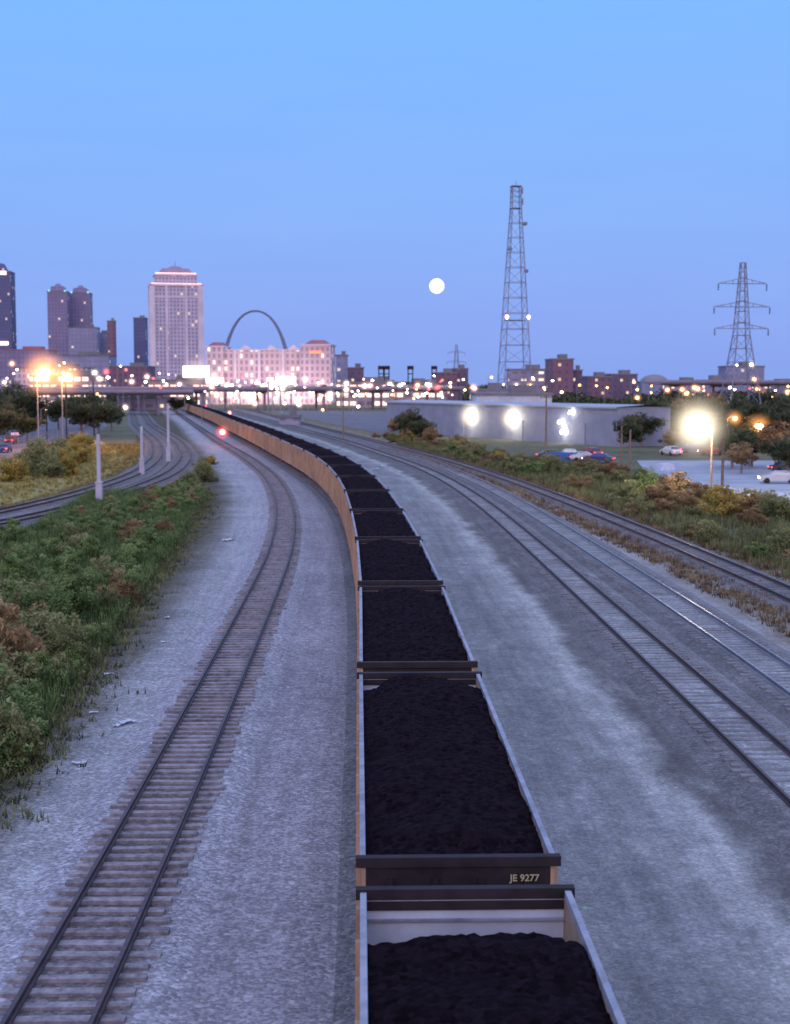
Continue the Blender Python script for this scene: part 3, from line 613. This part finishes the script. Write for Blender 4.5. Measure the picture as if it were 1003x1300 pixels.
def board(label,px0,px1,py0,py1,D,em):
    r=root('billboard',label,'billboard',(bx((px0+px1)/2,D),D,0)); w_=bx(px1,D)-bx(px0,D); za,zb=hz(py1,D),hz(py0,D)
    m_=MB(); m_.box((0,0,(za+zb)/2),(w_,.5,zb-za)); m_.obj('frame',m_dark,r)
    m_=MB(); m_.box((0,-.3,(za+zb)/2),(w_-.5,.1,zb-za-.5)); m_.obj('lit_panel',em,r)
    m_=MB(); [m_.cyl((s*w_*.25,.3,0),(s*w_*.25,.3,za),.25) for s in (-1,1)]; m_.obj('post',m_steel,r)
    bloom_ball(r,(0,0,(za+zb)/2),w_*.85,(1,.72,.6),.9)
e_bb=EM('billboard_white',(1,.88,.8),3.0)
board('bright white lit billboard above elevated road',233,268,464,480,700,e_bb); board('bright white lit billboard strip',262,286,479,487,700,e_bb)
board('bright white lit billboard beside hotel',350,377,477,489,600,e_bb); board('small lit sign board on posts',338,349,479,485,600,e_bb)
for a in [('grey city building with lit windows',425,442,452,900,f_gr),('brown mid-rise city building',440,462,468,850,f_brd),('low city building with lit windows',462,500,484,900,f_wh),('dark low stadium side building',500,548,486,1000,f_brd),('brick building with stepped roof',549,580,474,900,f_br),('brick side wing of building',574,594,469,920,f_brd),
 ('pale industrial building with lit windows',645,696,470,800,f_wh),('tall brown brick block',697,727,457,760,f_br),('lower brown brick wing',726,742,471,770,f_brd),('long brown brick factory',742,775,479,850,f_br),('long brown brick factory',772,808,476,900,f_brd),('pale low building with lit windows',890,925,484,720,f_wh),('long pale low building',920,968,466,950,f_gr),('long pale low building',965,1020,489,700,f_wh),('pale low yard building',600,646,496,560,f_wh),('low building with lit windows',850,890,487,700,f_wh)]:
    bld('city_building',a[0],a[1],a[2],a[3],a[4],24,a[5],random.uniform(-.08,.08))
D=850; r=root('domed_building','low round-roofed hall in the distance','building',(bx(829,D),D,0)); m_=MB(); m_.box((0,0,6),(18,18,12)); m_.obj('wall',f_gr,r); m_=MB(); m_.sphere((0,0,12),9,sz=.6,nu=20,nv=12); m_.obj('dome',m_roof,r,True)
bld('shed','pale blue industrial shed beyond the tracks',150,216,506,600,14,f_wh,0)
bld('shed','small pale yard building',355,380,530,380,6,f_wh,0); 
# warehouse
A=Vector((40.2,250,0)); B=Vector((-2,334,0)); d=(B-A); Lw=d.length; rz=math.atan2(d.y,d.x)
m_corr,t,o=nt('corrugated_blue'); tc=t.nodes.new('ShaderNodeTexCoord'); s=t.nodes.new('ShaderNodeSeparateXYZ'); L(t,tc.outputs['Object'],s.inputs[0])
sn=math_(t,'SINE',math_(t,'MULTIPLY',s.outputs[0],12)); n=noise(t,tc.outputs['Object'],.35,6); col=ramp(t,n,[(.35,(.23,.25,.33)),(.65,(.29,.31,.40))]); bsdf(t,o,col,.7,.0,sn,.4,.05)
r=root('warehouse','long blue-grey metal warehouse with pale roof edge','warehouse',(A.x,A.y,0),rz)
away=-1
m_=MB(); m_.box((Lw/2,away*6,3.6),(Lw,12,7.2)); m_.obj('wall',m_corr,r)
m_=MB(); m_.poly([(-.4,.4,7.2),(Lw+.4,.4,7.2),(Lw+.4,-6,7.6),(-.4,-6,7.6),(-.4,-12.4,7.2),(Lw+.4,-12.4,7.2),(-.4,.4,6.9),(Lw+.4,.4,6.9)],[(0,1,2,3),(3,2,5,4),(0,6,7,1)]); m_.obj('roof',M('pale_roof',(.4,.43,.5),(.32,.35,.41),.2,.7),r)
m_dr=M('door_grey',(.32,.34,.42),(.26,.28,.35),.6,.6)
for x in (12,34,58):
    m_=MB(); m_.box((x,.1,2),(4,.12,4)); m_.obj('loading_door',m_dr,r)
def walllamp(px,py):
    k_=(px-501.5)/F; tt=(A.x-k_*A.y)/(k_*d.y-d.x); q=A+d*tt; D=q.y; 
    return (q-A).length,hz(py,D),D
e_wwall=EM('wall_lamp_warm',(1,.86,.58),22)
for px,py,b in ((601,528,.95),(654,531,1.05),(718,548,.4),(714,536,.3),(727,524,.25)):
    s_,z,D=walllamp(px,py); 
    m_=MB(); m_.box((s_,.35,z+.35),(.9,.6,.15)); m_.sphere((s_,.8,z),b); o=m_.obj('wall_lamp',[e_wwall if b>.45 else e_wh],r,True)
    plight(r,(s_,2.6,z-.2),(1,.86,.66) if b>.45 else (1,.95,.9),600 if b>.45 else 130,.3)
    if b>.45: bloom_ball(r,(s_,.8,z),3.6,(1,.78,.45),2.4)
bld('shed','white flat-roofed shed behind warehouse',604,700,502,420,20,m_white)
# ------------------------------------------------------------ elevated highway
m_cd=M('concrete_dark',(.24,.2,.27),(.17,.15,.2),.2,.9); m_cp=M('concrete_pale',(.36,.31,.37),(.28,.24,.3),.2,.9)
def viaduct(x0,x1,y0,y1,zt,label,n,th=1.0):
    r=root('elevated_highway',label,'elevated road'); a=Vector((x0,y0,0)); b=Vector((x1,y1,0)); d=b-a; rz=math.atan2(d.y,d.x); c=(a+b)/2
    m_=MB(); m_.box((c.x,c.y,zt-.4*th),(d.length,14,.8*th),rz=rz); m_.box((c.x,c.y,zt-.8*th-.4),(d.length,9,.8),rz=rz); m_.obj('deck',m_cd,r)
    m_=MB(); nrm=Vector((-d.y,d.x,0)).normalized()
    for s_ in (-1,1): q=c+nrm*6.9*s_; m_.box((q.x,q.y,zt+.4),(d.length,.3,.8),rz=rz)
    m_.obj('parapet',m_cp,r)
    for i in range(n):
        q=a+d*((i+.5)/n); m_=MB(); m_.box((q.x,q.y,zt-2.0),(1.2,12,.8),rz=rz)
        for s_ in (-1,1): p_=q+nrm*4.5*s_; m_.cyl((p_.x,p_.y,0),(p_.x,p_.y,zt-2.4),.55,n=10)
        m_.obj('pier',m_cd,r)
    return r
viaduct(-175,30,560,660,9.6,'dark elevated highway crossing over the rail yard',8)
viaduct(120,330,640,760,12.5,'pale elevated highway lined with lamps',9)
viaduct(-152,-76,505,520,8.6,'low dark girder bridge over the tracks',3,.6)
# cars
def car(col,label,loc,rz,group='vehicles on roads and lots'):
    r=root('car',label,'car',loc,rz,group); m_=MB(); mt=M('car_paint',col,tuple(c*.8 for c in col),1,.3,.1,0,.5)
    prof=[(-2.2,.35),(-2.25,.75),(-1.9,.9),(-1.5,.95),(-.9,1.42),(.5,1.45),(1.15,1.0),(2.0,.85),(2.25,.65),(2.2,.35)]
    n=len(prof); vs=[]
    for sx in (-1,1):
        for y,z in prof: vs.append((sx*(.86 if z<1.1 else .68),y,z))
    fs=[tuple(range(n-1,-1,-1)),tuple(range(n,2*n))]+[(i,(i+1)%n,n+(i+1)%n,n+i) for i in range(n)]
    m_.poly(vs,fs); m_.obj('body',mt,r)
    m_=MB(); m_.poly([(-.6,-1.0,1.38),(.6,-1.0,1.38),(.78,-1.43,1.0),(-.78,-1.43,1.0)],[(0,1,2,3)]); m_.v=[(x,y-.02,z+.02) for x,y,z in m_.v]; m_.obj('rear_window',m_glass,r)
    m_=MB()
    for sx in (-1,1): m_.poly([(sx*.83,-1.2,1.0),(sx*.83,.95,1.0),(sx*.70,.45,1.4),(sx*.70,-.85,1.38)],[(0,1,2,3)])
    m_.obj('side_windows',m_glass,r)
    for sx in (-1,1):
        for y in (-1.35,1.4):
            m_=MB(); m_.cyl((sx*.72,y,.33),(sx*.9,y,.33),.33,n=14); m_.obj('wheel',m_black,r)
        m_=MB(); m_.box((sx*.62,-2.24,.7),(.3,.06,.14)); m_.obj('tail_light',e_rd,r)
        m_=MB(); m_.box((sx*.62,2.24,.65),(.32,.06,.16)); m_.obj('headlight',e_wh,r)
    return r
cols=[(.5,.5,.55),(.05,.07,.2),(.3,.05,.05),(.7,.7,.7),(.05,.05,.06)]
names=['silver','dark blue','dark red','white','black']
for i,(px,py) in enumerate([(742,586),(760,588),(752,580),(990,614),(700,583),(722,582),(880,575),(905,578),(852,578),(1000,600)]):
    D=19860/(py-488); c=i%5 if i!=3 else 0; car(cols[c],names[c]+' parked car on the storage lot',(bx(px,D),D,.02),random.choice([1.2,1.4,-1.5,.3]))
for i in range(14):
    tt=(i+.5)/14; x=-175+205*tt; y=560+100*tt; car(cols[i%5],names[i%5]+' car driving on elevated highway',(x+random.uniform(-4,4),y-2-3*(i%2),9.6),math.atan2(100,205)-math.pi/2+(math.pi if i%2 else 0))
for i in range(4):
    D=230+i*34; car(cols[(i+1)%5],names[(i+1)%5]+' car on street beside tracks',(bx(6+i*8,D),D,.03),.1)
m_tarp=M('blue_tarp',(.05,.14,.42),(.03,.08,.3),2,.5)
for px,py,c,s_ in ((708,586,m_tarp,1.3),(770,602,m_white,.6),(732,584,m_tarp,1.0),(845,597,m_white,.8)):
    D=19860/(py-488); m_=MB(); m_.box((0,0,.5*s_),(2.6*s_,2*s_,1.0*s_),taper=.85); m_.sphere((.2,0,.9*s_),.8*s_,sz=.35); m_.sphere((-.6*s_,.1,.9*s_),.5*s_,sz=.5); o=m_.obj('covered_pallet',c,None,False,(bx(px,D),D,.02),random.uniform(-.5,.5)); tag(o,('blue tarpaulin' if c==m_tarp else 'white sheeted')+' covered pallet stack on the lot','pallet','pallets on the lot')
# ------------------------------------------------------------ lattice towers
def lattice(m_,z0,z1,w0,w1,n,sw,c=(0,0)):
    fr=[z0+(z1-z0)*(i/n)**.88 for i in range(n+1)]
    def cn(z):
        k_=(z-z0)/(z1-z0); w_=(w0+(w1-w0)*k_)/2; return [Vector((c[0]+a*w_,c[1]+b*w_,z)) for a,b in ((-1,-1),(1,-1),(1,1),(-1,1))]
    for i in range(n):
        A_,B_=cn(fr[i]),cn(fr[i+1])
        for j in range(4):
            m_.strut(A_[j],B_[j],sw*1.5); m_.strut(B_[j],B_[(j+1)%4],sw)
            m_.strut(A_[j],B_[(j+1)%4],sw*.6)
            if j%2: m_.strut(A_[(j+1)%4],B_[j],sw*.6)
D=450; zt=hz(240,D)*1.0-.5; r=root('radio_tower','tall steel lattice radio tower with red warning lights','radio tower',(bx(652.5,D),D,0),.18)
m_=MB(); lattice(m_,0,zt-7,10.2,3.0,13,.2); lattice(m_,zt-7,zt,3.0,2.7,4,.17); m_.obj('lattice_mast',m_tower,r)
m_=MB()
for z in (zt-7,zt): m_.box((0,0,z),(3.3,3.3,.2))
m_.box((0,0,hz(402,D)-1.5),(6.2,6.2,.12)); m_.obj('platform',m_tower,r)
for a,(dx,dz) in enumerate(((-1.7,-1.5),(1.7,-1.5),(1.8,-5),(2.4,-12),(-2.6,-20),(2.9,-27))):
    m_=MB()
    if a<3: m_.box((dx,-1.6,zt+dz),(.35,.3,2.0))
    else: m_.cyl((dx,-1.8,zt+dz),(dx+.3,-2.6,zt+dz),.6,n=12)
    m_.obj('antenna',m_tower,r)
m_=MB(); m_.cyl((0,0,zt),(0,0,zt+1.6),.12); m_.obj('antenna',m_steel,r)
zl=hz(402,D)-.5
for sx in (-1,1): m_=MB(); m_.sphere((sx*3.6,-3.4,zl),.5); m_.box((sx*3.6,-3.4,zl-.6),(.4,.4,.3)); o=m_.obj('warning_light',e_rose,r); bloom_ball(r,(sx*3.6,-3.4,zl),1.5,(1,.2,.15),.8)
def pylon(px,D,top,bw,arms,label,sw):
    zt=hz(top,D); r=root('power_pylon',label,'electricity pylon',(bx(px,D),D,0),.12)
    m_=MB(); zw=zt*.55; lattice(m_,0,zw,bw,bw*.36,6,sw); lattice(m_,zw,zt,bw*.36,bw*.12,7,sw*.8); m_.obj('lattice_mast',m_tower,r)
    for py,hl in arms:
        z=hz(py,D); m_=MB()
        for s_ in (-1,1):
            m_.strut((0,-.5,z),(s_*hl,0,z),sw); m_.strut((0,.5,z),(s_*hl,0,z),sw); m_.strut((0,0,z+1.6),(s_*hl,0,z),sw)
            for q in (.4,.7): m_.strut((s_*hl*q,0,z),(s_*hl*q,0,z+1.6*(1-q)),sw*.8)
        m_.obj('cross_arm',m_tower,r)
        for s_ in (-1,1): m_=MB(); [m_.cyl((s_*hl,0,z-.3-.35*i),(s_*hl,0,z-.5-.35*i),.22) for i in range(5)]; m_.strut((s_*hl,0,z),(s_*hl,0,z-2.1),.08); m_.obj('insulator',m_dark,r)
    return r
pylon(938,400,336,10.5,((362,7.2),(391,8.3),(418,8.0)),'large grey steel lattice electricity pylon with three cross arms',.22)
pylon(579,1300,438,12,((448,8),(460,9)),'distant steel electricity pylon',.35)
def upole(px,pyb,pyt,label,mat=m_wood,arm=True,r0=.16):
    D=19860/(pyb-488); z=hz(pyt,D); r=root('utility_pole',label,'utility pole',(bx(px,D),D,0),random.uniform(-.2,.2),'poles beside the tracks'); m_=MB(); m_.cyl((0,0,0),(0,0,z),r0,r0*.7,10); m_.obj('pole',mat,r)
    if arm:
        m_=MB(); m_.box((0,0,z-.5),(1.8,.1,.12)); m_.obj('cross_arm',mat,r)
        m_=MB(); [m_.cyl((x,0,z-.44),(x,0,z-.25),.05) for x in (-.8,-.3,.3,.8)]; m_.obj('insulator',m_dark,r)
    return r
upole(918,642,556,'plain leaning wooden pole on the lot',arm=False); upole(693,588,500,'wooden utility pole with crossarm'); upole(789,598,540,'short wooden pole in scrub',arm=False); upole(800,600,545,'short wooden pole in scrub',arm=False)
upole(870,570,500,'wooden utility pole with crossarm',arm=True); upole(436,560,500,'wooden utility pole with crossarm'); upole(60,560,500,'thin dark metal pole',m_dark,False); upole(120,556,484,'thin dark metal pole',m_dark,False); upole(85,560,485,'thin dark metal pole',m_dark,False)
m_cat=M('pale_grey_pole',(.50,.49,.58),(.38,.36,.45),1,.5)
for px,pyb,pyt in ((125,640,551),(180,604,541),(214,586,512)):
    D=19860/(pyb-488); z=hz(pyt,D); r=root('catenary_pole','pale grey thick line pole with base cabinet','overhead line pole',(bx(px,D),D,0),0,'overhead line poles'); 
    m_=MB(); m_.cyl((0,0,0),(0,0,z),.22,.17,10); m_.obj('pole',m_cat,r); m_=MB(); m_.box((0,0,1.0),(.62,.62,2.0),taper=.92); m_.box((0,0,2.05),(.7,.7,.1)); m_.obj('base_cabinet',m_cat,r)
def signal(x,y,z,label,hzR,b=.4):
    r=root('railway_signal',label,'railway signal',(x,y,0),0,'railway signals'); m_=MB(); m_.cyl((0,0,0),(0,0,z),.08); m_.box((0,0,.2),(.5,.5,.4)); m_.obj('mast',m_steel,r)
    m_=MB(); m_.box((0,.1,z),(.6,.3,1.3)); m_.cyl((0,-.05,z+.2),(0,-.35,z+.2),.26,n=12); m_.obj('signal_head',m_black,r)
    m_=MB(); m_.sphere((0,-.25,z+.2),b); m_.obj('red_lens',EM('red_lens',(1,.16,.14),12),r,True); bloom_ball(r,(0,-.3,z+.2),hzR,(1,.12,.1),2.2); plight(r,(0,-1.0,z+.2),(1,.1,.08),200,.2)
signal(bx(283,250),250,2.5,'trackside signal showing a bright red light',2.0,.5)
signal(bx(293,410)-.2,410,2.7,'distant trackside signal showing red',1.3)
r=root('fence','chain link fence along the street','fence'); m_=MB()
for i in range(24): q=(-66-i*.1,200+i*4.5); m_.cyl((q[0],q[1],0),(q[0],q[1],2.2),.05)
m_.obj('fence_posts',m_steel,r); m_=MB()
for z in (.2,.7,1.2,1.7,2.15): m_.strut((-66,200,z),(-68.3,303.5,z),.04)
m_.obj('fence_rails',m_steel,r)
for px,py,s_ in ((102,969,.2),(162,917,.3),(152,921,.2),(214,784,.2),(290,686,.5),(668,708,.3),(590,716,.2),(140,856,.2),(478,596,.6),(486,592,.5),(210,815,.15),(120,905,.15)):
    D=19860/(py-488); m_=MB(); n=5; vs=[(s_*(i/n-.5)*2+random.uniform(-.1,.1)*s_,s_*(j/n-.5)*1.1+random.uniform(-.1,.1)*s_,.03+random.random()*s_*.25) for j in range(n+1) for i in range(n+1)]
    m_.poly(vs,[(j*(n+1)+i,j*(n+1)+i+1,(j+1)*(n+1)+i+1,(j+1)*(n+1)+i) for j in range(n) for i in range(n) if random.random()<.85])
    tag(m_.obj('litter',m_white,None,False,(bx(px,D),D-1,.02),random.uniform(0,3)),'crumpled white scrap of litter on the gravel','litter','scraps of litter')
for px,D in ((484,900),(491,900),(521,900),(551,950)):
    r=root('floodlight_mast','dark stadium floodlight mast in the distance','floodlight mast',(bx(px,D),D,0),0,'stadium floodlight masts'); z=hz(467,D); m_=MB(); m_.cyl((-1.5,0,0),(-1.5,0,z),.35); m_.cyl((1.5,0,0),(1.5,0,z),.35); m_.box((0,0,z-4),(3,.4,.6)); m_.obj('mast',m_dark,r); m_=MB(); m_.box((0,0,z),(4.2,.8,2.4)); m_.obj('lamp_bank',m_dark,r)
# ------------------------------------------------------------ arch
D=3250; m_=MB(); rings=[]
for i in range(61):
    xf=-299.2+598.4*i/60; yf=693.8-68.7672*math.cosh(.0100333*xf)
    X=xf*.3048; Z=yf*.3048; k_=(Z/190); side=16.5+(5.2-16.5)*max(0,k_)
    dz=-68.7672*.0100333*math.sinh(.0100333*xf); tn=Vector((1,0,dz)).normalized(); nr=Vector((-tn.z,0,tn.x)); r_=side/math.sqrt(3)
    c=Vector((X,0,max(Z,0)))
    rings.append([c-nr*r_,c+nr*r_*.5+Vector((0,side/2,0)),c+nr*r_*.5-Vector((0,side/2,0))])
vs=[p_ for q in rings for p_ in q]; fs=[(a*3+j,a*3+(j+1)%3,a*3+3+(j+1)%3,a*3+3+j) for a in range(60) for j in range(3)]
m_.poly(vs,fs); r=root('monumental_arch','tall slender stainless steel monumental arch','monument arch',(bx(326,D),D,-8),.1); m_.obj('arch_span',M('stainless_steel',(.25,.26,.42),(.19,.2,.34),.02,.6,.1),r)
D=9000; m_=MB(); m_.sphere((0,0,0),D*9.2/F,nu=40,nv=24); o=m_.obj('moon',EM('moonlight',(1,.92,.84),2.0),None,True,(bx(554,D),D,hz(365,D))); tag(o,'full moon, round and pale yellow in dusk sky','moon')
